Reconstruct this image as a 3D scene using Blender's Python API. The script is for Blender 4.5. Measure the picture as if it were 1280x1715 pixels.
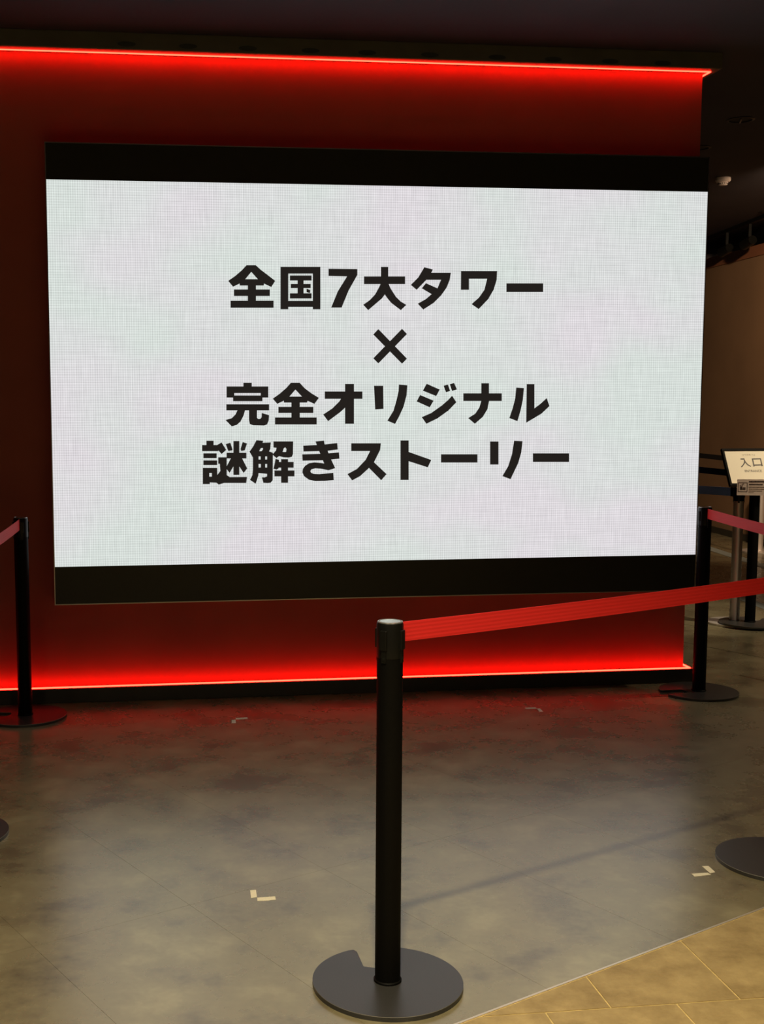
import bpy, bmesh, math, random
from mathutils import Vector, Matrix
from mathutils.geometry import tessellate_polygon

random.seed(7)
scene = bpy.context.scene
COL = scene.collection
for o in list(bpy.data.objects):
    bpy.data.objects.remove(o)

# ------------------------------------------------------------------ camera
IW, IH = 1280.0, 1715.0
FPX, PITCH, ROLL, CAM_H = 2070.3, 0.1083, -0.0025, 1.3836
PPX, PPY = 469.3, 888.0                      # principal point (the photo is a crop)
fwd = Vector((0, math.cos(PITCH), -math.sin(PITCH)))
_r = Vector((1, 0, 0)); _u = _r.cross(fwd)
RT = math.cos(ROLL) * _r + math.sin(ROLL) * _u
UP = -math.sin(ROLL) * _r + math.cos(ROLL) * _u
cam_data = bpy.data.cameras.new('camera')
cam = bpy.data.objects.new('camera', cam_data)
COL.objects.link(cam)
cam_data.sensor_fit = 'VERTICAL'
cam_data.sensor_height = 36.0
cam_data.lens = FPX / IH * 36.0
cam_data.shift_x = (IW / 2 - PPX) / IH
cam_data.shift_y = (PPY - IH / 2) / IH
cam_data.clip_start = 0.05
cam.matrix_world = Matrix(((RT.x, UP.x, -fwd.x, 0), (RT.y, UP.y, -fwd.y, 0),
                           (RT.z, UP.z, -fwd.z, CAM_H), (0, 0, 0, 1)))
scene.camera = cam
CAMP = Vector((0, 0, CAM_H))

def ray(x, y):
    return RT * ((x - PPX) / FPX) + UP * ((PPY - y) / FPX) + fwd
def on_z(x, y, z=0.0):                       # where a pixel's ray meets a level plane
    d = ray(x, y); return CAMP + d * ((z - CAM_H) / d.z)
def on_plane(x, y, p, n):
    d = ray(x, y); return CAMP + d * ((p - CAMP).dot(n) / d.dot(n))
def px_of(p):
    v = Vector(p) - CAMP; d = v.dot(fwd)
    return PPX + FPX * v.dot(RT) / d, PPY - FPX * v.dot(UP) / d, d

# ------------------------------------------------------------------ world, exposure
scene.view_settings.view_transform = 'Standard'
scene.view_settings.look = 'None'
scene.view_settings.gamma = 1.0
scene.view_settings.use_curve_mapping = False
scene.view_settings.exposure = 0.0
world = bpy.data.worlds.new('world'); scene.world = world
world.use_nodes = True
world.node_tree.nodes['Background'].inputs[0].default_value = (1.0, 0.75, 0.6, 1)
world.node_tree.nodes['Background'].inputs[1].default_value = 0.004

CEIL = 2.94
# lit ceiling downlights, some added out of view to brighten things: (x, y, watts, cone degrees, colour, edge softness, point aimed at)
LAMPS = [
    (0.15, 1.75, 350, 116, (1.0, 0.85, 0.53), 0.9, None),
    (1.45, 2.15, 35, 75, (1.0, 0.74, 0.36), 0.9, None),
    (1.60, -0.60, 210, 140, (1.0, 0.84, 0.60), 0.9, None),
    (3.90, 6.60, 230, 34, (1.0, 0.82, 0.58), 0.5, (2.88, 7.42, 1.15)),  # unseen spot, added to brighten the entrance sign
    (3.45, 7.90, 430, 70, (1.0, 0.70, 0.44), 0.8, (4.25, 11.2, 1.55)),  # unseen spot, added to lift the tone of the brown partition
    (3.60, 6.00, 130, 82, (1.0, 0.82, 0.58), 0.7, None),  # unseen lamp, added for the floor and posts around the sign
    (-1.30, 0.20, 170, 140, (1.0, 0.82, 0.60), 0.9, None),  # unseen fill behind-left, added for the side belt and red wall
]

# ------------------------------------------------------------------ materials
def mat(name, col, rough=0.5, metal=0.0, ior=1.5, noise=None, emit=None, bump=None, spec=0.5):
    m = bpy.data.materials.new(name); m.use_nodes = True
    nt = m.node_tree; b = nt.nodes['Principled BSDF']
    b.inputs['Base Color'].default_value = (*col, 1)
    b.inputs['Roughness'].default_value = rough
    b.inputs['Metallic'].default_value = metal
    b.inputs['IOR'].default_value = ior
    b.inputs['Specular IOR Level'].default_value = spec
    if emit:
        b.inputs['Emission Color'].default_value = (*emit[0], 1)
        b.inputs['Emission Strength'].default_value = emit[1]
    geo = nt.nodes.new('ShaderNodeNewGeometry')
    if noise:
        sc_, amt, detail = noise
        n = nt.nodes.new('ShaderNodeTexNoise'); n.inputs['Scale'].default_value = sc_
        n.inputs['Detail'].default_value = detail
        nt.links.new(geo.outputs['Position'], n.inputs['Vector'])
        r = nt.nodes.new('ShaderNodeValToRGB')
        r.color_ramp.elements[0].position = 0.3; r.color_ramp.elements[1].position = 0.7
        r.color_ramp.elements[0].color = (*[c * (1 - amt) for c in col], 1)
        r.color_ramp.elements[1].color = (*[min(1, c * (1 + amt)) for c in col], 1)
        nt.links.new(n.outputs['Fac'], r.inputs['Fac'])
        nt.links.new(r.outputs['Color'], b.inputs['Base Color'])
    if bump:
        n = nt.nodes.new('ShaderNodeTexNoise'); n.inputs['Scale'].default_value = bump[0]
        nt.links.new(geo.outputs['Position'], n.inputs['Vector'])
        bp = nt.nodes.new('ShaderNodeBump'); bp.inputs['Strength'].default_value = bump[1]
        bp.inputs['Distance'].default_value = 0.002
        nt.links.new(n.outputs['Fac'], bp.inputs['Height'])
        nt.links.new(bp.outputs['Normal'], b.inputs['Normal'])
    return m

def floor_mat():
    m = bpy.data.materials.new('mottled_vinyl'); m.use_nodes = True
    nt = m.node_tree; b = nt.nodes['Principled BSDF']; L = nt.links.new
    geo = nt.nodes.new('ShaderNodeNewGeometry')
    mp = nt.nodes.new('ShaderNodeMapping'); mp.inputs['Scale'].default_value = (1.0, 1.0, 1.0)
    L(geo.outputs['Position'], mp.inputs['Vector'])
    n1 = nt.nodes.new('ShaderNodeTexNoise'); n1.inputs['Scale'].default_value = 4.5
    n1.inputs['Detail'].default_value = 7; n1.inputs['Roughness'].default_value = 0.6
    L(mp.outputs[0], n1.inputs['Vector'])
    r = nt.nodes.new('ShaderNodeValToRGB'); cr = r.color_ramp
    cr.interpolation = 'EASE'
    cr.elements[0].position = 0.31; cr.elements[0].color = (0.108, 0.089, 0.054, 1)
    cr.elements[1].position = 0.70; cr.elements[1].color = (0.262, 0.232, 0.140, 1)
    e = cr.elements.new(0.5); e.color = (0.184, 0.158, 0.092, 1)
    L(n1.outputs['Fac'], r.inputs['Fac'])
    n2 = nt.nodes.new('ShaderNodeTexNoise'); n2.inputs['Scale'].default_value = 55
    n2.inputs['Detail'].default_value = 5
    L(geo.outputs['Position'], n2.inputs['Vector'])
    info = nt.nodes.new('ShaderNodeObjectInfo')
    ma = nt.nodes.new('ShaderNodeMath'); ma.operation = 'MULTIPLY_ADD'
    ma.inputs[1].default_value = 0.35; ma.inputs[2].default_value = 0.78
    L(n2.outputs['Fac'], ma.inputs[0])
    mb = nt.nodes.new('ShaderNodeMath'); mb.operation = 'MULTIPLY_ADD'
    mb.inputs[1].default_value = 0.08
    L(info.outputs['Random'], mb.inputs[0]); L(ma.outputs[0], mb.inputs[2])
    mix = nt.nodes.new('ShaderNodeVectorMath'); mix.operation = 'SCALE'
    L(r.outputs['Color'], mix.inputs[0]); L(mb.outputs[0], mix.inputs['Scale'])
    L(mix.outputs['Vector'], b.inputs['Base Color'])
    rr = nt.nodes.new('ShaderNodeMapRange')
    rr.inputs['To Min'].default_value = 0.25; rr.inputs['To Max'].default_value = 0.30
    L(n1.outputs['Fac'], rr.inputs['Value']); L(rr.outputs[0], b.inputs['Roughness'])
    b.inputs['IOR'].default_value = 2.3
    b.inputs['Specular Tint'].default_value = (1.0, 0.94, 0.78, 1)
    bp = nt.nodes.new('ShaderNodeBump'); bp.inputs['Strength'].default_value = 0.02
    bp.inputs['Distance'].default_value = 0.002
    L(n2.outputs['Fac'], bp.inputs['Height']); L(bp.outputs['Normal'], b.inputs['Normal'])
    return m

def stone_mat():
    m = mat('beige_stone', (0.42, 0.29, 0.10), 0.55)
    nt = m.node_tree; b = nt.nodes['Principled BSDF']; L = nt.links.new
    geo = nt.nodes.new('ShaderNodeNewGeometry')
    n1 = nt.nodes.new('ShaderNodeTexNoise'); n1.inputs['Scale'].default_value = 9
    n1.inputs['Detail'].default_value = 10; n1.inputs['Roughness'].default_value = 0.7
    L(geo.outputs['Position'], n1.inputs['Vector'])
    r = nt.nodes.new('ShaderNodeValToRGB'); cr = r.color_ramp
    cr.elements[0].position = 0.3; cr.elements[0].color = (0.235, 0.162, 0.062, 1)
    cr.elements[1].position = 0.7; cr.elements[1].color = (0.45, 0.335, 0.150, 1)
    L(n1.outputs['Fac'], r.inputs['Fac']); L(r.outputs['Color'], b.inputs['Base Color'])
    n2 = nt.nodes.new('ShaderNodeTexNoise'); n2.inputs['Scale'].default_value = 90
    n2.inputs['Detail'].default_value = 4
    L(geo.outputs['Position'], n2.inputs['Vector'])
    bp = nt.nodes.new('ShaderNodeBump'); bp.inputs['Strength'].default_value = 0.35
    bp.inputs['Distance'].default_value = 0.003
    L(n2.outputs['Fac'], bp.inputs['Height']); L(bp.outputs['Normal'], b.inputs['Normal'])
    return m

def screen_mat():
    """lit LED panel: white picture seen through the grid of its diodes"""
    m = bpy.data.materials.new('lit_diode_panel'); m.use_nodes = True
    nt = m.node_tree; b = nt.nodes['Principled BSDF']; L = nt.links.new
    b.inputs['Base Color'].default_value = (0.02, 0.02, 0.02, 1)
    b.inputs['Roughness'].default_value = 0.6
    tc = nt.nodes.new('ShaderNodeTexCoord')
    def wave(direction, scale):
        w = nt.nodes.new('ShaderNodeTexWave'); w.wave_type = 'BANDS'; w.bands_direction = direction
        w.inputs['Scale'].default_value = scale
        L(tc.outputs['Object'], w.inputs['Vector']); return w
    def noise(sx, sz, detail):
        mp = nt.nodes.new('ShaderNodeMapping'); mp.inputs['Scale'].default_value = (sx, 1, sz)
        L(tc.outputs['Object'], mp.inputs['Vector'])
        n = nt.nodes.new('ShaderNodeTexNoise'); n.inputs['Scale'].default_value = 1
        n.inputs['Detail'].default_value = detail
        L(mp.outputs[0], n.inputs['Vector']); return n
    def madd(a, k, c):
        x = nt.nodes.new('ShaderNodeMath'); x.operation = 'MULTIPLY_ADD'; x.inputs[1].default_value = k
        L(a, x.inputs[0])
        if isinstance(c, float): x.inputs[2].default_value = c
        else: L(c, x.inputs[2])
        return x.outputs[0]
    wx = wave('X', 31.0); wz = wave('Z', 28.5)
    v = madd(wx.outputs['Fac'], 0.13, 0.40)
    v = madd(wz.outputs['Fac'], 0.11, v)
    v = madd(noise(170, 9, 3).outputs['Fac'], 0.22, v)
    v = madd(noise(7, 150, 3).outputs['Fac'], 0.18, v)
    tint = nt.nodes.new('ShaderNodeValToRGB'); cr = tint.color_ramp
    cr.elements[0].position = 0.38; cr.elements[0].color = (1.0, 0.955, 1.0, 1)
    cr.elements[1].position = 0.62; cr.elements[1].color = (0.925, 1.0, 0.955, 1)
    L(noise(1.3, 1.9, 2).outputs['Fac'], tint.inputs['Fac'])
    L(tint.outputs['Color'], b.inputs['Emission Color'])
    L(v, b.inputs['Emission Strength'])
    return m

def belt_mat():
    m = mat('red_webbing', (0.66, 0.022, 0.020), 0.6, spec=0.22)
    nt = m.node_tree; b = nt.nodes['Principled BSDF']; L = nt.links.new
    uv = nt.nodes.new('ShaderNodeUVMap')
    w = nt.nodes.new('ShaderNodeTexWave'); w.bands_direction = 'Y'; w.inputs['Scale'].default_value = 1.6
    L(uv.outputs[0], w.inputs['Vector'])
    bp = nt.nodes.new('ShaderNodeBump'); bp.inputs['Strength'].default_value = 0.25
    bp.inputs['Distance'].default_value = 0.001
    L(w.outputs['Fac'], bp.inputs['Height']); L(bp.outputs['Normal'], b.inputs['Normal'])
    return m

M = dict(
    floor=floor_mat(), stone=stone_mat(), screen=screen_mat(), belt=belt_mat(),
    grout=mat('cream_grout', (0.58, 0.44, 0.18), 0.8, noise=(60, 0.2, 3)),
    strip=mat('floor_metal_strip', (0.75, 0.68, 0.55), 0.35, 0.7),
    red=mat('red_painted_wall', (0.36, 0.085, 0.058), 0.62, noise=(3, 0.08, 3), bump=(120, 0.08)),
    ceil=mat('dark_ceiling_paint', (0.045, 0.037, 0.052), 0.75, noise=(2, 0.12, 3)),
    dark=mat('dark_wall_paint', (0.035, 0.025, 0.025), 0.7, noise=(2, 0.15, 3)),
    fascia=mat('black_fascia_paint', (0.11, 0.10, 0.075), 0.5, noise=(8, 0.1, 2)),
    edge=mat('plate_edge_highlight', (0.24, 0.23, 0.215), 0.3),  # lighter bevel colour paints in the rim highlight of the base plates
    trim=mat('black_trim', (0.045, 0.041, 0.030), 0.45, noise=(8, 0.1, 2)),
    hole=mat('dark_hole', (0.006, 0.010, 0.008), 0.6),
    brown=mat('brown_partition', (0.30, 0.18, 0.10), 0.6, noise=(1.2, 0.15, 4)),
    brownband=mat('reddish_brown_band', (0.30, 0.12, 0.06), 0.5, noise=(2, 0.1, 3)),
    led=mat('red_led', (0.5, 0.05, 0.03), 0.5, emit=((1.0, 0.0130, 0.0062), 32.0)),
    bar=mat('unlit_diode_panel', (0.026, 0.024, 0.016), 0.38, noise=(500, 0.2, 2)),
    glyph=mat('dark_lit_glyph', (0.020, 0.018, 0.018), 0.6, emit=((1.0, 0.86, 0.80), 0.014)),
    alu=mat('thin_metal_edge', (0.55, 0.50, 0.48), 0.3, 1.0),
    black=mat('black_powder_coat', (0.0032, 0.0030, 0.0026), 0.5, noise=(300, 0.2, 2), spec=0.08),
    base=mat('black_base_coat', (0.030, 0.029, 0.028), 0.36, ior=1.6, noise=(350, 0.15, 2)),
    blackplastic=mat('black_plastic', (0.005, 0.005, 0.004), 0.32, spec=0.3),
    cap=mat('glossy_cap', (0.85, 0.80, 0.66), 0.16, 1.0),
    rim=mat('worn_rim', (0.45, 0.44, 0.42), 0.3, 0.8),
    chrome=mat('brushed_steel', (0.86, 0.80, 0.75), 0.45, 0.75),
    white=mat('off_white_plastic', (0.86, 0.74, 0.69), 0.5),
    tape=mat('white_tape', (0.82, 0.76, 0.58), 0.6, noise=(200, 0.08, 2)),
    paper=mat('cream_paper', (0.84, 0.76, 0.58), 0.7),
    paper2=mat('pinkish_paper', (0.80, 0.66, 0.55), 0.7, noise=(80, 0.05, 2)),
    ink=mat('dark_ink', (0.03, 0.016, 0.012), 0.6),
    faint=mat('faint_ink', (0.22, 0.15, 0.10), 0.6),
    blue=mat('blue_webbing', (0.20, 0.38, 0.95), 0.6),
    navy=mat('navy_webbing', (0.020, 0.032, 0.12), 0.6),
    blk=mat('black_webbing', (0.012, 0.010, 0.010), 0.6),
    line=mat('grey_floor_line', (0.26, 0.30, 0.29), 0.45),
    frame=mat('matt_black_frame', (0.010, 0.009, 0.008), 0.8, spec=0.1),
    oval=mat('fascia_oval', (0.040, 0.046, 0.038), 0.6),  # slightly different dark tone for the row of flat ovals
    lamp=mat('lit_lamp_lens', (0.8, 0.8, 0.8), 0.4, emit=((1.0, 0.85, 0.6), 6.0)),
)

# ------------------------------------------------------------------ helpers
def tag(o, label=None, cat=None, group=None, kind=None):
    if label: o['label'] = label
    if cat: o['category'] = cat
    if group: o['group'] = group
    if kind: o['kind'] = kind
    return o
def obj(name, bm, m, parent=None, smooth=False, mw=None):
    me = bpy.data.meshes.new(name)
    bmesh.ops.recalc_face_normals(bm, faces=bm.faces)
    bm.to_mesh(me); bm.free()
    me.materials.append(m)
    if smooth:
        for p in me.polygons: p.use_smooth = True
        me.set_sharp_from_angle(angle=math.radians(35))
    o = bpy.data.objects.new(name, me); COL.objects.link(o)
    if mw is not None: o.matrix_world = mw
    if parent: o.parent = parent
    return o
def empty(name, loc=(0, 0, 0), rz=0.0, mw=None):
    o = bpy.data.objects.new(name, None); COL.objects.link(o)
    o.empty_display_size = 0.1
    o.location = loc; o.rotation_euler = (0, 0, rz)
    if mw is not None: o.matrix_world = mw
    return o
def box(bm, x0, x1, y0, y1, z0, z1, bev=0.0):
    r = bmesh.ops.create_cube(bm, size=1.0)
    for v in r['verts']:
        v.co = Vector(((x0 + x1) / 2 + v.co.x * (x1 - x0), (y0 + y1) / 2 + v.co.y * (y1 - y0),
                       (z0 + z1) / 2 + v.co.z * (z1 - z0)))
    if bev:
        es = list({e for v in r['verts'] for e in v.link_edges})
        bmesh.ops.bevel(bm, geom=es, offset=bev, segments=2, affect='EDGES', profile=0.5)
    return bm
def nb(): return bmesh.new()
def bx(*a, **k): return box(nb(), *a, **k)
def lathe(bm, prof, n=48, c=(0, 0)):
    rings = []
    for r, z in prof:
        if r < 1e-6: rings.append([bm.verts.new((c[0], c[1], z))])
        else: rings.append([bm.verts.new((c[0] + r * math.cos(2 * math.pi * i / n),
                                          c[1] + r * math.sin(2 * math.pi * i / n), z)) for i in range(n)])
    for a, b in zip(rings, rings[1:]):
        for i in range(n):
            j = (i + 1) % n
            if len(a) == 1 and len(b) == 1: continue
            if len(a) == 1: bm.faces.new((a[0], b[i], b[j]))
            elif len(b) == 1: bm.faces.new((a[i], a[j], b[0]))
            else: bm.faces.new((a[i], a[j], b[j], b[i]))
    return bm
def prism(bm, pts, z0, z1):
    lo = [bm.verts.new((x, y, z0)) for x, y in pts]; hi = [bm.verts.new((x, y, z1)) for x, y in pts]
    bm.faces.new(hi); bm.faces.new(list(reversed(lo)))
    n = len(pts)
    for i in range(n): bm.faces.new((lo[i], lo[(i + 1) % n], hi[(i + 1) % n], hi[i]))
    return bm
def clip(poly, p, n):                        # keep the side where (q-p).n >= 0
    out = []
    for i, a in enumerate(poly):
        b = poly[(i + 1) % len(poly)]
        da = (a[0] - p[0]) * n[0] + (a[1] - p[1]) * n[1]; db = (b[0] - p[0]) * n[0] + (b[1] - p[1]) * n[1]
        if da >= 0: out.append(a)
        if (da >= 0) != (db >= 0):
            t = da / (da - db); out.append((a[0] + t * (b[0] - a[0]), a[1] + t * (b[1] - a[1])))
    return out
def poly_faces(bm, loops3d):
    flat = [v for l in loops3d for v in l]
    vs = [bm.verts.new(v) for v in flat]
    for t in tessellate_polygon(loops3d):
        if len(set(t)) == 3:
            try: bm.faces.new([vs[i] for i in t])
            except ValueError: pass

# ------------------------------------------------------------------ floor
RX0, RX1, RY0, RY1 = -4.0, 7.0, -3.0, 14.0
floor = tag(obj('floor', bx(RX0, RX1, RY0, RY1, -0.12, -0.0015), M['floor']),
            'mottled grey-brown vinyl floor with a patch of beige stone tiles', kind='structure')
TA = math.radians(33.9); CT, ST = math.cos(TA), math.sin(TA)
N0, PN, U0, PU = 1.945, 0.892, 1.605, 0.4555
def un(u, n): return (u * CT - n * ST, u * ST + n * CT)
YAW, WD = 0.1256, 5.6855
def wall_off(x, y): return (x * math.sin(YAW) - (y - WD) * math.cos(YAW))    # + in front of the red wall
def wall_s(x, y): return x * math.cos(YAW) + (y - WD) * math.sin(YAW)
tile_me = None
g = 0.0003
for k in range(0, 9):
    for j in range(-12, 22):
        u0, n0 = U0 + j * PU, N0 + k * PN
        c = un(u0 + PU / 2, n0 + PN / 2)
        if c[1] > 8.2 or c[0] < -2.6 or c[0] > 3.6: continue
        cs = [un(u0 + a * PU, n0 + b * PN) for a in (0, 1) for b in (0, 1)]
        if min(wall_off(*q) for q in cs) < 0.08 and min(wall_s(*q) for q in cs) < 2.05: continue
        pp = [px_of((q[0], q[1], 0)) for q in cs if q[1] > 0.5]
        if not pp or max(q[0] for q in pp) < -60 or min(q[0] for q in pp) > 1340 or min(q[1] for q in pp) > 1780: continue
        if tile_me is None:
            t = obj('vinyl_tile', bx(g, PU - g, g, PN - g, -0.0015, 0.0), M['floor'], floor)
            tile_me = t.data
        else:
            t = bpy.data.objects.new('vinyl_tile', tile_me); COL.objects.link(t); t.parent = floor
        p = un(u0, n0); t.location = (p[0], p[1], 0); t.rotation_euler = (0, 0, TA)
# tiles cut by the foot of the red wall
for k in range(0, 9):
    for j in range(-12, 22):
        u0, n0 = U0 + j * PU, N0 + k * PN
        cs = [un(u0 + g, n0 + g), un(u0 + PU - g, n0 + g), un(u0 + PU - g, n0 + PN - g), un(u0 + g, n0 + PN - g)]
        offs = [wall_off(*q) for q in cs]
        if min(offs) < 0.08 and max(offs) > 0.09 and min(wall_s(*q) for q in cs) < 2.05:
            P0 = (0.08 * math.sin(YAW), WD - 0.08 * math.cos(YAW))
            c2 = clip(cs, P0, (math.sin(YAW), -math.cos(YAW)))
            pp = [px_of((q[0], q[1], 0)) for q in c2]
            if len(c2) > 2 and max(q[0] for q in pp) > -40 and min(q[0] for q in pp) < 1320:
                obj('vinyl_tile', prism(nb(), c2, -0.0015, 0.0), M['floor'], floor)
# beige stone tiles beyond the metal strip
BP = un(0, N0 - 0.006); BN = (ST, -CT)
bed = [(-0.6, 0.9), (3.2, 0.9), (3.2, 5.0), (-0.6, 5.0)]
bed = clip(clip(bed, BP, BN), (2.6, 0), (-1, 0))
obj('tile_bed', prism(nb(), bed, -0.0014, -0.0004), M['grout'], floor)
A7 = math.radians(7.2); CA, SA = math.cos(A7), math.sin(A7)
def ab(a, b): return (a * CA - b * SA, a * SA + b * CA)
gr = 0.0022
for row, b0, a_off in ((0, 2.556, 1.078), (1, 1.936, 0.923), (2, 3.176, 0.923)):
    for j in range(-6, 9):
        a0 = a_off + j * 0.31
        q = [ab(a0 + gr, b0 + gr), ab(a0 + 0.31 - gr, b0 + gr), ab(a0 + 0.31 - gr, b0 + 0.62 - gr), ab(a0 + gr, b0 + 0.62 - gr)]
        q = clip(q, (BP[0] + BN[0] * 0.003, BP[1] + BN[1] * 0.003), BN)
        if len(q) < 3: continue
        if min(p[1] for p in q) < 0.9 or max(p[0] for p in q) > 2.5: continue
        pp = [px_of((p[0], p[1], 0)) for p in q]
        if min(p[0] for p in pp) > 1700 or min(p[1] for p in pp) > 2000: continue
        obj('stone_tile', prism(nb(), q, -0.001, 0.0008 + random.random() * 0.0008), M['stone'], floor)
st = bx(-1.0, 4.0, -0.006, 0.0, -0.0015, 0.0022)
t = obj('trim_1', st, M['strip'], mw=Matrix.Translation((*un(0, N0), 0)) @ Matrix.Rotation(TA, 4, 'Z'))
tag(t, 'thin pale metal strip between the grey vinyl and the beige tiles', kind='structure')

# ------------------------------------------------------------------ red wall, in its own frame: x along, -y out, z up
WM = Matrix.Translation((0, WD, 0)) @ Matrix.Rotation(YAW, 4, 'Z')
WN = Vector((math.sin(YAW), -math.cos(YAW), 0))
WEND, TZ, PZ = 1.983, 2.868, 0.062
tag(obj('wall_front', bx(-4.2, WEND, 0.0, 0.30, 0, CEIL), M['red'], mw=WM),
    'deep red wall carrying the big screen', kind='structure')
def plinth_mesh():                            # ledge with a low lip that shields the floor from the strip
    bm = bx(-4.2, WEND + 0.035, -0.066, 0.30, 0, PZ)
    box(bm, -4.2, WEND + 0.035, -0.066, -0.052, PZ, PZ + 0.0030)
    box(bm, WEND + 0.028, WEND + 0.035, -0.052, 0.30, PZ, PZ + 0.0030)
    return bm
tag(obj('baseboard_front', plinth_mesh(), M['trim'], mw=WM),
    'black plinth along the foot of the red wall', kind='structure')
top = tag(obj('trim_2', bx(-4.2, WEND + 0.055, -0.085, 0.34, TZ, CEIL, bev=0.003), M['fascia'], mw=WM),
          'black fascia along the top of the red wall', kind='structure')
oval_me = None
for x in (212, 315, 415, 520, 615, 720, 833, 927, 1022, 1110):
    y = 74 + (x - 212) * 0.0357
    p = WM.inverted() @ on_plane(x, y, WM @ Vector((0, -0.085, 0)), WN)
    if oval_me is None:
        h = nb(); bmesh.ops.create_cone(h, segments=20, radius1=0.04, radius2=0.04, depth=0.004, cap_ends=True)
        for v in h.verts: v.co = Vector((v.co.x, v.co.z, v.co.y * 0.27))
        ho = obj('dark_oval', h, M['oval'], top); oval_me = ho.data
    else:
        ho = bpy.data.objects.new('dark_oval', oval_me); COL.objects.link(ho); ho.parent = top
    ho.location = (p.x, -0.0855, p.z)
def led_run(name, z0, z1, y0, y1, xe, label):
    bm = nb(); box(bm, -4.1, xe, y0, y1, z0, z1)
    box(bm, xe - (y1 - y0), xe, y1, 0.24, z0, z1)
    return tag(obj(name, bm, M['led'], mw=WM), label, 'light strip', 'red light strips on the red wall')
led_run('led_strip', TZ - 0.0045, TZ - 0.0005, -0.036, -0.030, WEND + 0.024, 'glowing red light strip under the black fascia at the top of the wall')
led_run('led_strip', PZ + 0.0005, PZ + 0.0060, -0.042, -0.035, WEND + 0.020, 'glowing red light strip on the black plinth at the foot of the wall')

# ------------------------------------------------------------------ the rest of the hall
tag(obj('ceiling', bx(RX0, RX1, RY0, RY1, CEIL, CEIL + 0.1), M['ceil']), 'dark plum ceiling', kind='structure')
tag(obj('wall_left', bx(RX0 - 0.1, RX0, RY0, RY1, -0.12, CEIL + 0.1), M['dark']), 'dark side wall of the hall', kind='structure')
tag(obj('wall_right', bx(RX1, RX1 + 0.1, RY0, RY1, -0.12, CEIL + 0.1), M['dark']), 'dark side wall of the hall', kind='structure')
tag(obj('wall_back', bx(RX0, RX1, RY0 - 0.1, RY0, -0.12, CEIL + 0.1), M['dark']), 'dark wall behind the viewer', kind='structure')
tag(obj('wall_end', bx(RX0, RX1, RY1, RY1 + 0.1, -0.12, CEIL + 0.1), M['dark']), 'dark end wall of the hall', kind='structure')
pa, pb = on_z(1190, 890), on_z(1280, 914)
pang = math.atan2(pb.y - pa.y, pb.x - pa.x)
PM = Matrix.Translation(pa) @ Matrix.Rotation(pang, 4, 'Z')
part = tag(obj('wall_partition', bx(-2.0, 4.2, 0.0, 0.12, 0, 2.66), M['brown'], mw=PM),
           'brown partition wall behind the queue lanes', kind='structure')
obj('top_band', bx(-2.0, 4.2, -0.015, 0.13, 2.66, 2.76), M['brownband'], part)
obj('skirting', bx(-2.0, 4.2, -0.012, 0.0, 0.0, 0.06), M['trim'], part)
def floor_line(a, b, w, label):
    A, B = on_z(*a), on_z(*b); v = (B - A); L_ = v.length; ang = math.atan2(v.y, v.x)
    o = obj('floor_line', bx(-0.8, L_ + 0.8, -w / 2, w / 2, 0.0, 0.001), M['line'],
            mw=Matrix.Translation(A) @ Matrix.Rotation(ang, 4, 'Z'))
    tag(o, label, 'floor line')
floor_line((1190, 919), (1280, 948), 0.11, 'grey line on the dark floor close to the brown partition')
floor_line((1190, 981), (1280, 1016), 0.09, 'grey line on the dark floor just behind the steel sign post')

# ------------------------------------------------------------------ LED screen
SS0, SW, SZ0, SZ1, ZW0, ZW1, SOFF = -1.0277, 3.0, 0.459, 2.467, 0.631, 2.3096, 0.1216
scr = empty('video_screen', mw=WM)
tag(scr, 'huge video wall showing black Japanese lettering on white between black bars', 'screen')
SM = Matrix.Identity(4)
obj('cabinet', bx(SS0 + 0.004, SS0 + SW - 0.004, -SOFF + 0.012, 0.0, SZ0 + 0.004, SZ1 - 0.004), M['bar'], scr)
disp = obj('display_panel', bx(SS0 + 0.004, SS0 + SW - 0.004, -SOFF, -SOFF + 0.012, ZW0, ZW1), M['screen'], scr)
obj('letterbox_bar', bx(SS0 + 0.004, SS0 + SW - 0.004, -SOFF, -SOFF + 0.012, SZ0 + 0.004, ZW0), M['bar'], scr)
obj('letterbox_bar', bx(SS0 + 0.004, SS0 + SW - 0.004, -SOFF, -SOFF + 0.012, ZW1, SZ1 - 0.004), M['bar'], scr)
for a in ((SS0, SS0 + SW, SZ0, SZ0 + 0.004), (SS0, SS0 + SW, SZ1 - 0.004, SZ1),
          (SS0, SS0 + 0.004, SZ0 + 0.004, SZ1 - 0.004), (SS0 + SW - 0.004, SS0 + SW, SZ0 + 0.004, SZ1 - 0.004)):
    obj('frame_edge', bx(a[0], a[1], -SOFF - 0.002, 0.0, a[2], a[3]), M['alu'], scr)

def rect(x0, y0, x1, y1): return [(x0, y0), (x1, y0), (x1, y1), (x0, y1)]
GA = (375, 435, 7.1111); GB = (370, 630, 7.1111); GC = (330, 720, 5.8182)
GL = (330, 430, 3.8788); GR = (640, 430, 3.8788); GD = (500, 725, 16.0)
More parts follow.
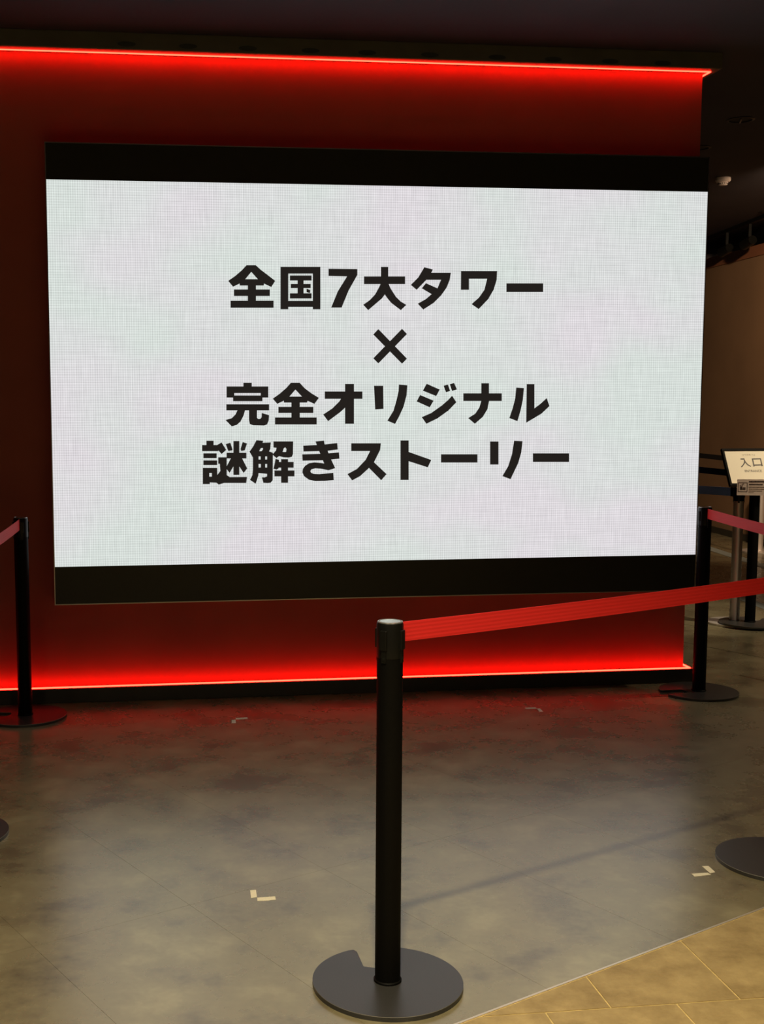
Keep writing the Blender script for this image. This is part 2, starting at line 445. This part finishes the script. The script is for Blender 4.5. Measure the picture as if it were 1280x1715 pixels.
# each glyph: crop origin and scale it was read in, then outlines; a tuple (outline, hole, ...) has holes
GLYPHS = [
 (GA, [[(270,65),(327,65),(327,145),(255,232),(190,283),(110,322),(52,252),(140,190),(215,125)],
       [(327,65),(380,65),(440,120),(500,165),(612,252),(565,325),(475,283),(405,232),(327,145)],
       [(188,283),(255,232),(405,232),(478,283),(475,308),(190,308)],
       rect(285,232,383,500), rect(120,355,548,432), rect(80,488,592,572)]),
 (GA, [rect(675,85,768,590), rect(1060,85,1150,590), rect(675,85,1150,165), rect(760,490,1065,562),
       rect(787,188,1045,248), rect(797,288,1035,338), rect(787,400,1045,462), rect(878,188,950,462),
       [(985,345),(1030,362),(1025,398),(985,385)]]),
 (GL, [[(855,78),(1042,80),(1042,118),(985,220),(940,330),(872,330),(915,225),(975,128),(855,125)]]),
 (GR, [rect(-117,128,150,178), rect(-7,66,40,180),
       [(-7,170),(-15,190),(-45,245),(-80,282),(-122,312),(-90,347),(-35,300),(0,270),(18,245),(40,170)],
       [(40,170),(55,205),(90,260),(120,290),(158,313),(122,347),(60,300),(35,270),(18,245),(-7,170)]]),
 (GR, [[(275,68),(330,83),(320,104),(447,104),(440,150),(420,200),(385,250),(335,300),(268,343),(232,305),
        (285,275),(322,243),(258,205),(285,172),(360,205),(383,150),(288,150),(225,215),(187,183),(235,135)]]),
 (GR, [[(513,93),(748,93),(745,150),(725,215),(690,275),(628,340),(582,308),(630,265),(665,215),(683,143),
        (565,143),(565,215),(512,215)]]),
 (GR, [rect(808,173,1047,229)]),
 (GR, [[(-57,505),(-24,470),(162,662),(130,695)], [(130,468),(162,502),(-24,693),(-57,660)]]),
 (GB, [rect(268,78,368,130), rect(68,122,565,202), rect(68,202,160,255), rect(475,202,565,255),
       rect(145,230,495,298), rect(65,335,575,408),
       [(200,400),(290,400),(270,470),(235,540),(190,580),(130,598),(55,522),(130,500),(175,455)],
       [(335,400),(430,400),(430,495),(445,510),(470,508),(485,490),(487,438),(575,465),(570,530),(550,575),
        (515,588),(385,585),(345,570),(335,520)]]),
 (GB, [[(835,78),(888,78),(888,160),(815,245),(750,293),(672,330),(618,268),(700,210),(780,140)],
       [(888,78),(938,78),(1000,145),(1080,205),(1168,258),(1115,330),(1035,295),(968,245),(888,160)],
       [(750,290),(815,243),(968,243),(1035,290),(1025,315),(752,315)],
       rect(840,243,940,500), rect(685,365,1102,438), rect(645,492,1142,575)]),
 (GL, [rect(830,875,1075,923), rect(962,826,1020,1085),
       [(940,915),(1000,915),(985,960),(930,1010),(852,1068),(820,1025),(880,985),(925,940)]]),
 (GL, [[(1150,838),(1210,838),(1212,988),(1158,992)],
       [(1312,830),(1367,835),(1362,900),(1342,975),(1312,1040),(1287,1086),(1237,1065),(1277,1000),(1297,930),(1310,870)]]),
 (GR, [[(290,825),(375,863),(352,905),(265,870)], [(247,898),(335,935),(310,978),(225,940)],
       [(455,903),(483,945),(430,1000),(360,1050),(288,1085),(258,1042),(320,1015),(390,965),(430,930)],
       [(400,838),(428,830),(443,872),(415,880)], [(440,828),(468,820),(487,862),(455,872)]]),
 (GR, [rect(528,887,778,937),
       [(645,822),(695,822),(695,940),(685,990),(655,1040),(603,1085),(560,1048),(605,1020),(632,980),(645,935)]]),
 (GR, [[(872,850),(922,853),(915,930),(900,1000),(880,1068),(827,1048),(850,980),(865,920)],
       [(940,827),(990,827),(990,985),(1030,955),(1070,918),(1088,970),(1035,1020),(937,1078)]]),
 (GC, [rect(92,105,162,150), rect(50,148,208,207), [(195,148),(240,122),(285,195),(240,235),(195,185)],
       rect(62,228,192,275), rect(62,297,197,343),
       ([(57,370),(197,370),(200,515),(125,512),(125,528),(57,528)], rect(120,420,145,455)),
       [(207,267),(290,267),(290,440),(320,460),(488,458),(480,517),(265,517),(212,533),(190,515),(197,440),(228,400),(222,330),(207,330)],
       rect(355,108,413,438), rect(288,222,482,278),
       [(280,138),(325,125),(345,185),(345,200),(305,205)], [(445,118),(488,132),(465,200),(430,205),(425,185)],
       [(330,278),(370,278),(365,340),(318,418),(280,372)], [(400,278),(440,278),(490,375),(455,420),(405,345)]]),
 (GC, [([(580,100),(645,105),(640,125),(720,122),(715,185),(703,210),(740,222),(738,490),(720,513),(690,518),(647,515),
         (632,462),(660,462),(682,452),(682,428),(600,420),(598,445),(572,525),(517,487),(540,440),(545,390),(545,270),(512,212),(545,165)],
        [(607,208),(620,180),(638,175),(645,185),(630,207)], rect(600,258,620,288), rect(665,258,683,288),
        rect(600,332,622,366), rect(665,332,683,366)),
       ([(745,112),(938,112),(936,235),(925,262),(895,270),(845,268),(800,255),(775,275),(735,240),(770,200),(775,175),(745,172)],
        [(835,215),(845,180),(860,170),(872,185),(868,215)]),
       [(765,283),(800,290),(795,375),(775,387),(745,378),(757,330)],
       rect(780,312,942,368), rect(755,395,950,453), rect(820,285,888,515)]),
 (GD, [[(128,342),(490,325),(700,310),(1040,272),(1055,445),(780,480),(560,488),(135,500)],
       [(100,575),(570,560),(800,548),(1085,520),(1100,690),(870,715),(620,735),(110,745)],
       [(455,230),(685,205),(700,300),(780,480),(870,700),(985,945),(810,1000),(700,960),(690,820),(650,730),(560,500)],
       [(690,820),(985,945),(800,1000),(600,960),(450,950),(350,975),(318,1025),(345,1075),(420,1100),(560,1105),(935,1070),
        (945,1265),(700,1285),(450,1290),(280,1255),(150,1160),(105,1060),(115,970),(180,880),(290,810),(430,790),(600,805)]]),
 (GL, [[(1002,1212),(1195,1212),(1190,1255),(1150,1335),(1232,1412),(1197,1452),(1118,1372),(1060,1425),(1008,1453),
        (978,1412),(1040,1378),(1095,1320),(1125,1262),(1002,1262)]]),
 (GR, [rect(120,1193,173,1450), [(173,1268),(320,1320),(297,1368),(173,1328)]]),
 (GR, [rect(383,1283,620,1337)]),
 (GR, [rect(702,1200,757,1350), [(858,1195),(913,1198),(905,1270),(885,1340),(835,1445),(782,1425),(820,1360),(845,1280)]]),
 (GR, [rect(980,1277,1215,1333)]),
]
SPT = WM @ Vector((0, -SOFF, 0)); WMI = WM.inverted()
for (ox, oy, sc_), polys in GLYPHS:
    bm = nb()
    for i, pl in enumerate(polys):
        loops = list(pl) if isinstance(pl, tuple) else [pl]
        l3 = []
        for lp in loops:
            q = [WMI @ on_plane(ox + x / sc_, oy + y / sc_, SPT, WN) for x, y in lp]
            l3.append([Vector((v.x, -SOFF - 0.0008 - 0.00003 * i, v.z)) for v in q])
        poly_faces(bm, l3)
    obj('character', bm, M['glyph'], disp)

# ------------------------------------------------------------------ belt stanchions
HP, BR, PR = 0.870, 0.1774, 0.0300
BELTZ = 0.843
def base_mesh(r, slot_dir=None, hw=0.045, inner=0.064, th=0.012):
    """round plate with an open slot running in from its rim"""
    pts = []
    n = 72
    if slot_dir is None:
        pts = [(r * math.cos(2 * math.pi * i / n), r * math.sin(2 * math.pi * i / n)) for i in range(n)]
    else:
        half = math.asin((hw + 0.006) / r)
        for i in range(n + 1):
            a = half + (2 * math.pi - 2 * half) * i / n
            pts.append((r * math.cos(a), r * math.sin(a)))
        pts.append((r * math.cos(half) - 0.012, -hw + 0.001))
        for i in range(9):
            a = -math.pi / 2 - math.pi * i / 8
            pts.append((inner + 0.3 * hw + 0.3 * hw * math.cos(a), hw * math.sin(a)))
        pts.append((r * math.cos(half) - 0.012, hw - 0.001))
        c, s = math.cos(slot_dir), math.sin(slot_dir)
        pts = [(x * c - y * s, x * s + y * c) for x, y in pts]
    bm = prism(nb(), pts, 0.0, th)
    es = [e for e in bm.edges if abs(e.verts[0].co.z - th) < 1e-6 and abs(e.verts[1].co.z - th) < 1e-6]
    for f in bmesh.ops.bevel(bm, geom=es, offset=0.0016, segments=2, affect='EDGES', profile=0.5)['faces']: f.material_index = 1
    return bm
def stanchion(loc, rz, slot, label, name='belt_stanchion', steel=False, h=HP, group='black belt stanchions', hw=0.045):
    r = empty(name, (loc[0], loc[1], 0)); tag(r, label, 'stanchion', group)
    pm = M['chrome'] if steel else M['black']
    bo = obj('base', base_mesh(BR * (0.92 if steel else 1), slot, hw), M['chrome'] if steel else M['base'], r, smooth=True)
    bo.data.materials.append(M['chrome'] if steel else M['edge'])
    obj('collar', lathe(nb(), [(PR, 0.012), (PR + 0.003, 0.012), (PR + 0.003, 0.016), (PR, 0.018)], 40), pm, r, True)
    obj('pole', lathe(nb(), [(0, 0.012), (PR, 0.012), (PR, h - 0.075), (0, h - 0.075)], 48), pm, r, True)
    hd = obj('head', lathe(nb(), [(0, h - 0.082), (PR + 0.0006, h - 0.082), (PR + 0.0010, h - 0.006), (PR - 0.0006, h - 0.001),
                                  (PR - 0.003, h), (0, h)], 48), M['blackplastic'], r, True)
    obj('cap', lathe(nb(), [(0, h + 0.0012), (PR - 0.006, h + 0.0012), (PR - 0.0045, h - 0.0005), (0, h - 0.0005)], 40), M['cap'], hd, True)
    obj('cap_ring', lathe(nb(), [(PR - 0.0042, h - 0.001), (PR - 0.0036, h + 0.0018), (PR - 0.0016, h + 0.0014), (PR - 0.0006, h - 0.002)], 40), M['rim'], hd, True)
    for k in range(4):
        a = rz + k * math.pi / 2
        bm = nb()
        box(bm, PR - 0.002, PR + 0.0050, -0.0085, 0.0085, h - 0.062, h - 0.017, bev=0.0015)
        box(bm, PR - 0.002, PR + 0.0024, -0.006, 0.006, h - 0.092, h - 0.060, bev=0.001)
        box(bm, PR - 0.002, PR + 0.0035, -0.003, 0.003, h - 0.086, h - 0.080, bev=0.001)
        o = obj('belt_slot', bm, M['blackplastic'], hd); o.rotation_euler = (0, 0, a)
    return r
def belt(root, a, b, z=BELTZ, w=0.046, m=None, sag=0.012, za=None, r0=None):
    """ribbon from post a's head to post b's head; hangs on edge"""
    A, B = Vector((a[0], a[1], 0)), Vector((b[0], b[1], 0))
    d = (B - A).normalized(); r0 = PR + 0.004 if r0 is None else r0
    A += d * r0; B -= d * r0
    s = Vector((-d.y, d.x, 0)) * 0.0008
    bm = nb(); uvl = bm.loops.layers.uv.new('UVMap'); n = 24; rings = []
    for i in range(n + 1):
        t_ = i / n; p = A.lerp(B, t_)
        zz = z - sag * 4 * t_ * (1 - t_)
        rings.append([bm.verts.new((p + q + Vector((0, 0, zz + e)))) for q, e in ((s, -w / 2), (s, w / 2), (-s, w / 2), (-s, -w / 2))])
    for i in range(n):
        for k in range(4):
            f = bm.faces.new((rings[i][k], rings[i + 1][k], rings[i + 1][(k + 1) % 4], rings[i][(k + 1) % 4]))
            for lp in f.loops: lp[uvl].uv = (0, (lp.vert.co.z - z) / w + 0.5)
    bm.faces.new(rings[0]); bm.faces.new(list(reversed(rings[-1])))
    loc = root.location.copy()
    bmesh.ops.translate(bm, verts=bm.verts, vec=-loc)
    o = obj('belt', bm, m or M['belt'], root)
    # end clip that hooks on to the far post
    ang = math.atan2(d.y, d.x)
    c = obj('belt_clip', bx(-0.020, 0.0, -0.004, 0.004, -w / 2 - 0.003, w / 2 + 0.003, bev=0.001), M['blackplastic'], o)
    c.location = Vector((B.x, B.y, z)) - loc; c.rotation_euler = (0, 0, ang)
    return o
PC = (0.2512, 2.787); PLF = (-1.1077, 5.2485); PRF = (1.9536, 5.6561)
PRN = on_z(1304, 1437, 0.012); PLN = on_z(-81, 1393, 0.012)
R_ = math.radians
sc1 = stanchion(PC, R_(-123), R_(97), 'black belt stanchion standing alone in the middle of the floor before the screen')
sr = stanchion(PRF, R_(195), R_(190), 'black belt stanchion at the free end of the red wall', hw=0.032)
sl = stanchion(PLF, R_(20), R_(178), 'black belt stanchion beside the red wall, a belt running from it toward the viewer', hw=0.03)
srn = stanchion(PRN, R_(35), R_(20), 'black belt stanchion beside the tape corner next to the beige tiles')
sln = stanchion(PLN, R_(80), R_(200), 'black belt stanchion joined by belt to the post beside the red wall')
belt(sc1, PC, PRN, BELTZ, sag=0.004)
belt(sl, PLF, PLN, BELTZ, sag=0.01)
pe = on_z(1280, 884, BELTZ)
dv = (Vector((pe.x, pe.y)) - Vector(PRF)).normalized()
PE = (PRF[0] + dv.x * 1.7, PRF[1] + dv.y * 1.7)
stanchion(PE, R_(100), R_(0), 'black belt stanchion joined by belt to the post at the red wall\'s free end')
belt(sr, PRF, PE, BELTZ, sag=0.006)

# ------------------------------------------------------------------ tape corner marks
def tape_mark(quads, label):
    c = [on_z(*q[0]) for q in quads][0]
    r = empty('tape_mark', (c.x, c.y, 0)); tag(r, label, 'tape mark', 'tape corner marks on the floor')
    for q in quads:
        pts = [on_z(*p) for p in q]
        obj('tape_strip', prism(nb(), [(p.x - c.x, p.y - c.y) for p in pts], 0.0, 0.0006), M['tape'], r)
def zq(o, s, pts): return [(o[0] + x / s, o[1] + y / s) for x, y in pts]
tape_mark([zq((400, 1470), 12.8, [(245, 275), (370, 262), (388, 418), (265, 438)]),
           zq((400, 1470), 12.8, [(398, 432), (780, 402), (795, 472), (690, 478), (640, 490), (400, 500)])],
          'pale tape corner on the grey floor near the middle stanchion')
tape_mark([zq((1130, 1430), 14.22, [(655, 295), (810, 292), (970, 438), (850, 462)]),
           zq((1130, 1430), 14.22, [(405, 475), (790, 452), (870, 500), (480, 542)])],
          'pale tape corner on the grey floor near the beige tiles')
tape_mark([zq((340, 1170), 9.143, [(440, 328), (500, 325), (505, 375), (440, 378)]),
           zq((340, 1170), 9.143, [(500, 298), (680, 288), (684, 310), (505, 322)])],
          'pale tape corner close to the red wall, below the first characters of the lettering')
tape_mark([zq((840, 1160), 9.143, [(545, 245), (590, 243), (638, 290), (585, 295)]),
           zq((840, 1160), 9.143, [(355, 232), (520, 228), (550, 246), (375, 250)])],
          'pale tape corner close to the red wall, below the last characters of the lettering')

# ------------------------------------------------------------------ queue area beyond the wall
SG = on_z(1230, 1044); BK = on_z(1256, 1048); FS = on_z(1272, 924)
stanchion_h = 0.85
sg = stanchion(SG, R_(160), None, 'steel belt stanchion carrying the framed entrance sign', 'sign_stanchion', True, 0.83, 'steel belt stanchions')
obj('sign_stem', lathe(nb(), [(0, 0.825), (0.010, 0.825), (0.010, 0.93), (0, 0.93)], 20), M['chrome'], sg, True)
bk = stanchion(BK, R_(40), R_(60), 'black belt stanchion right beside the steel post of the entrance sign')
bk.location.z = 0.0125                                     # its plate lies over the edge of the steel one
stanchion(FS, R_(40), None, 'slim steel stanchion near the brown partition', 'belt_stanchion', True, HP, 'steel belt stanchions')
# framed sign: tilted back, turned away from the viewer
VR = math.atan2(SG.y, SG.x)                              # bearing of the sign from the viewer
PHI, TILT = R_(28), R_(30)
yaw_s = VR - math.pi / 2 + PHI                           # panel's local x along its width
tl = CAMP + ray(1208, 752) * (SG.y / ray(1208, 752).y * 0.992)
SGM = Matrix.Translation(tl) @ Matrix.Rotation(yaw_s, 4, 'Z') @ Matrix.Rotation(-TILT, 4, 'X')
FWD, FHT = 0.335, 0.246                                   # outer size of the frame
fr = empty('entrance_sign', mw=SGM)
tag(fr, 'black framed cream sign reading entrance in Japanese and English on the steel post', 'sign')
obj('backing', bx(0, FWD, 0.0, 0.012, -FHT, 0.0), M['blackplastic'], fr)
for a in ((0, FWD, -0.016, 0), (0, FWD, -FHT, -FHT + 0.016), (0, 0.014, -FHT + 0.016, -0.016), (FWD - 0.014, FWD, -FHT + 0.016, -0.016)):
    obj('frame_bar', bx(a[0], a[1], -0.008, 0.004, a[2], a[3], bev=0.002), M['frame'], fr)
sheet = obj('sheet', bx(0.014, FWD - 0.014, -0.003, 0.0, -FHT + 0.016, -0.016), M['paper'], fr)
sp, sn = SGM @ Vector((0, -0.0034, 0)), (SGM.to_3x3() @ Vector((0, -1, 0)))
SGI = SGM.inverted()
GS = (1200, 740, 16.0)
for polys in ([[(650,445),(755,440),(760,470),(790,530),(850,600),(940,650),(920,670),(830,620),(775,560),(755,600),(690,685),(660,670),(720,600),(748,535),(735,475),(650,475)]],
              [[(950,445),(985,445),(1030,660),(1000,665)], [(950,445),(1190,440),(1195,470),(955,475)],
               [(1165,440),(1195,440),(1250,650),(1215,655)], [(1000,610),(1230,605),(1235,630),(1005,640)]]):
    bm = nb()
    for i, pl in enumerate(polys):
        q = [SGI @ on_plane(GS[0] + x / GS[2], GS[1] + y / GS[2], sp, sn) for x, y in pl]
        poly_faces(bm, [[Vector((v.x, -0.0034 - 0.00002 * i, v.z)) for v in q]])
    obj('character', bm, M['ink'], sheet)
def text(name, s, size, m, parent, loc, rot=(math.pi / 2, 0, 0)):
    cu = bpy.data.curves.new(name, 'FONT'); cu.body = s; cu.size = size; cu.align_x = 'CENTER'; cu.align_y = 'CENTER'
    tmp = bpy.data.objects.new('tmp', cu); COL.objects.link(tmp)
    bpy.context.view_layer.update()
    me = bpy.data.meshes.new_from_object(tmp.evaluated_get(bpy.context.evaluated_depsgraph_get()))
    bpy.data.objects.remove(tmp)
    me.materials.clear(); me.materials.append(m)
    o = bpy.data.objects.new(name, me); COL.objects.link(o); o.parent = parent
    o.location = loc; o.rotation_euler = rot
    return o
def sign_xy(x, y):
    v = SGI @ on_plane(x, y, sp, sn); return (v.x, -0.0036, v.z)
text('lettering', 'ENTRANCE', 0.021, M['ink'], sheet, sign_xy(1262, 789))
text('lettering', 'コラボカフェ', 0.0145, M['faint'], sheet, sign_xy(1254, 762))
# notice card fixed to the lower edge of the sign
cn = (Matrix.Rotation(VR - math.pi / 2 + R_(10), 4, 'Z') @ Vector((0, -1, 0))).to_3d()
c0 = SGM @ Vector((0.05, -0.03, -FHT))
cp = Vector((c0.x, c0.y, 0))
ctl = on_plane(1235.3, 802.5, cp, cn)
CM = Matrix.Translation(ctl) @ Matrix.Rotation(VR - math.pi / 2 + R_(10), 4, 'Z')
nc = empty('notice_card', mw=CM)
tag(nc, 'small pinkish notice card with a pictogram hanging under the entrance sign', 'notice')
card = obj('card', bx(0, 0.20, 0.0, 0.0015, -0.094, 0.0), M['paper2'], nc)
kx = 0.094 / 26.5                                         # metres for a photo pixel on the card
def crect(bm, x0, y0, x1, y1):                            # pixels of the photo, measured from the card's corner
    box(bm, x0 * kx, x1 * kx, -0.0006, 0.0, -y1 * kx, -y0 * kx)
pic = nb()
for a in ((2, 5.3, 16, 6.0), (2, 20, 16, 20.7), (1.7, 5.7, 2.4, 20.4), (15.8, 5.7, 16.5, 20.4)): crect(pic, *a)
crect(pic, 5, 12, 7.8, 17.5); crect(pic, 8.2, 13.5, 13.5, 15.2); crect(pic, 8.2, 16.0, 13.5, 17.2)
crect(pic, 4.6, 10, 6.0, 11.5); crect(pic, 7.6, 8, 8.6, 12.4); crect(pic, 9, 7.4, 11, 8.2)
obj('pictogram', pic, M['ink'], card)
rnd = random.Random(3)
for y, h, x1, mm in ((2.6, 2.4, 46, 'ink'), (7.3, 2.2, 40, 'ink'), (12.0, 1.4, 44, 'faint'), (15.2, 1.3, 43, 'faint'), (18.4, 1.3, 39, 'faint'), (21.4, 0.9, 26, 'faint')):
    bm = nb(); x = 18.8
    while x < x1:
        w = rnd.uniform(0.9, 1.8) * (h / 2.0 + 0.3); crect(bm, x, y + rnd.uniform(0, 0.3), x + w, y + h - rnd.uniform(0, 0.4)); x += w + 0.35
    obj('text_line', bm, M[mm], card)
# coloured belts of the queue lanes behind
def lane(a, b, z, m, w, label, ext0, ext1):
    A, B = on_z(a[0], a[1], z), on_z(b[0], b[1], z); d = (B - A).normalized()
    P0, P1 = A - d * ext0, B + d * ext1
    r = stanchion(P0, math.atan2(d.y, d.x), None, label, 'belt_stanchion', True, z + 0.03, 'steel belt stanchions')
    return r, P0, P1
A_, B_ = on_z(1183, 821, 0.80), SG
d_ = (Vector((A_.x, A_.y)) - Vector((B_.x, B_.y))).normalized()
PB = (SG.x + d_.x * 1.5, SG.y + d_.y * 1.5)
sb = stanchion(PB, 0.3, None, 'steel belt stanchion behind the red wall holding the blue belt', 'belt_stanchion', True, 0.83, 'steel belt stanchions')
belt(sb, PB, (SG.x, SG.y), 0.80, 0.050, M['blue'], 0.0)
for (a, b, z, key, w, colour, e0, e1) in (((1183, 788), (1216, 791.4), 0.80, 'navy', 0.048, 'navy', 0.9, 1.0),
                                          ((1183, 764), (1210, 767), 0.84, 'blk', 0.043, 'black', 0.5, 1.2)):
    r, P0, P1 = lane(a, b, z, None, w, 'steel belt stanchion behind the red wall holding the %s belt' % colour, e0, e1)
    belt(r, (P0.x, P0.y), (P1.x, P1.y), z, w, M[key], 0.0)
    stanchion(P1, 0.4, None, 'steel belt stanchion past the entrance sign, catching the %s belt' % colour, 'belt_stanchion', True, z + 0.03, 'steel belt stanchions')

# ------------------------------------------------------------------ ceiling fittings
sd = on_z(1211.5, 297.5, CEIL)
det = empty('smoke_detector', (sd.x, sd.y, CEIL)); tag(det, 'off-white smoke detector on the dark ceiling past the screen', 'smoke detector')
obj('housing', lathe(nb(), [(0, 0), (0.050, 0), (0.054, -0.004), (0.054, -0.022), (0.046, -0.032), (0, -0.032)], 40), M['white'], det, True)
ch = obj('chamber', lathe(nb(), [(0.038, -0.030), (0.030, -0.052), (0.022, -0.056), (0, -0.056)], 40), M['white'], det, True)
for k in range(16):
    o = obj('slot', bx(0.0305, 0.0350, -0.0035, 0.0035, -0.047, -0.040), M['hole'], ch); o.rotation_euler = (0, 0, k * math.pi / 8)
def downlight(x, y, label, lit=None, r=0.065):
    d = empty('downlight', (x, y, CEIL)); tag(d, label, 'downlight', 'ceiling downlights')
    obj('bezel', lathe(nb(), [(r, 0.0), (r + 0.012, 0.0), (r + 0.012, -0.004), (r, -0.006), (r - 0.004, 0.0)], 40), M['blackplastic'], d, True)
    obj('reflector', lathe(nb(), [(r - 0.004, -0.001), (r - 0.012, -0.0008), (0.0, -0.0006)], 40), M['lamp'] if lit else M['hole'], d, True)
    if not lit:
        o = obj('lamp_edge', bx(-0.05, 0.05, -0.003, 0.003, -0.012, -0.006), M['alu'], d); o.rotation_euler = (0, 0, R_(75))
    return d
for (x, y), lab in zip([(1241, 200), (1170, 247), (1287, 355)], (
        'dark unlit downlight in the ceiling between the fascia end and the smoke detector',
        'dark unlit downlight in the ceiling just past the edge of the red wall',
        'dark unlit downlight in the ceiling over the queue lanes')):
    p = on_z(x, y, CEIL); downlight(p.x, p.y, lab)
for i, (x, y, w, cone, c, soft, aim) in enumerate(LAMPS):
    d = downlight(x, y, ['lit warm downlight above the middle stanchion', 'lit warm downlight above the beige tiles',
                         'lit warm downlight in the ceiling behind the viewer', 'added unseen spot brightening the entrance sign',
                         'added unseen spot brightening the brown partition', 'added unseen fill lamp over the queue lanes',
                         'added unseen fill lamp opposite the red wall'][i], True)
    ld = bpy.data.lights.new('downlight_beam', 'SPOT'); ld.energy = w; ld.color = c
    ld.spot_size = R_(cone); ld.spot_blend = soft; ld.shadow_soft_size = 0.05
    lo = bpy.data.objects.new('downlight_beam', ld); COL.objects.link(lo); lo.parent = d; lo.location = (0, 0, -0.06)
    if aim: lo.rotation_euler = (Vector(aim) - Vector((x, y, CEIL - 0.06))).to_track_quat('-Z', 'Y').to_euler()
# track with two spotlights above the partition
ta, tb = on_z(1196, 424, 2.76), on_z(1272, 398, 2.76)
tang = math.atan2(tb.y - ta.y, tb.x - ta.x); tlen = (tb - ta).length
tk = empty('spotlight_track', mw=Matrix.Translation(ta) @ Matrix.Rotation(tang, 4, 'Z'))
tag(tk, 'black track with two spotlights under the ceiling by the brown partition', 'track light')
obj('rail', bx(-0.2, tlen + 0.3, -0.02, 0.02, CEIL - 2.76 - 0.03, CEIL - 2.76), M['blackplastic'], tk)
for x in (0.30 * tlen, 0.80 * tlen):
    bm = nb(); box(bm, x - 0.012, x + 0.012, -0.012, 0.012, 0.0, CEIL - 2.76 - 0.03)
    obj('arm', bm, M['blackplastic'], tk)
    h = nb(); bmesh.ops.create_cone(h, segments=24, radius1=0.045, radius2=0.04, depth=0.17, cap_ends=True)
    o = obj('spot_head', h, M['blackplastic'], tk, True)
    o.location = (x - 0.03, 0, -0.01); o.rotation_euler = (0, R_(80), R_(8))
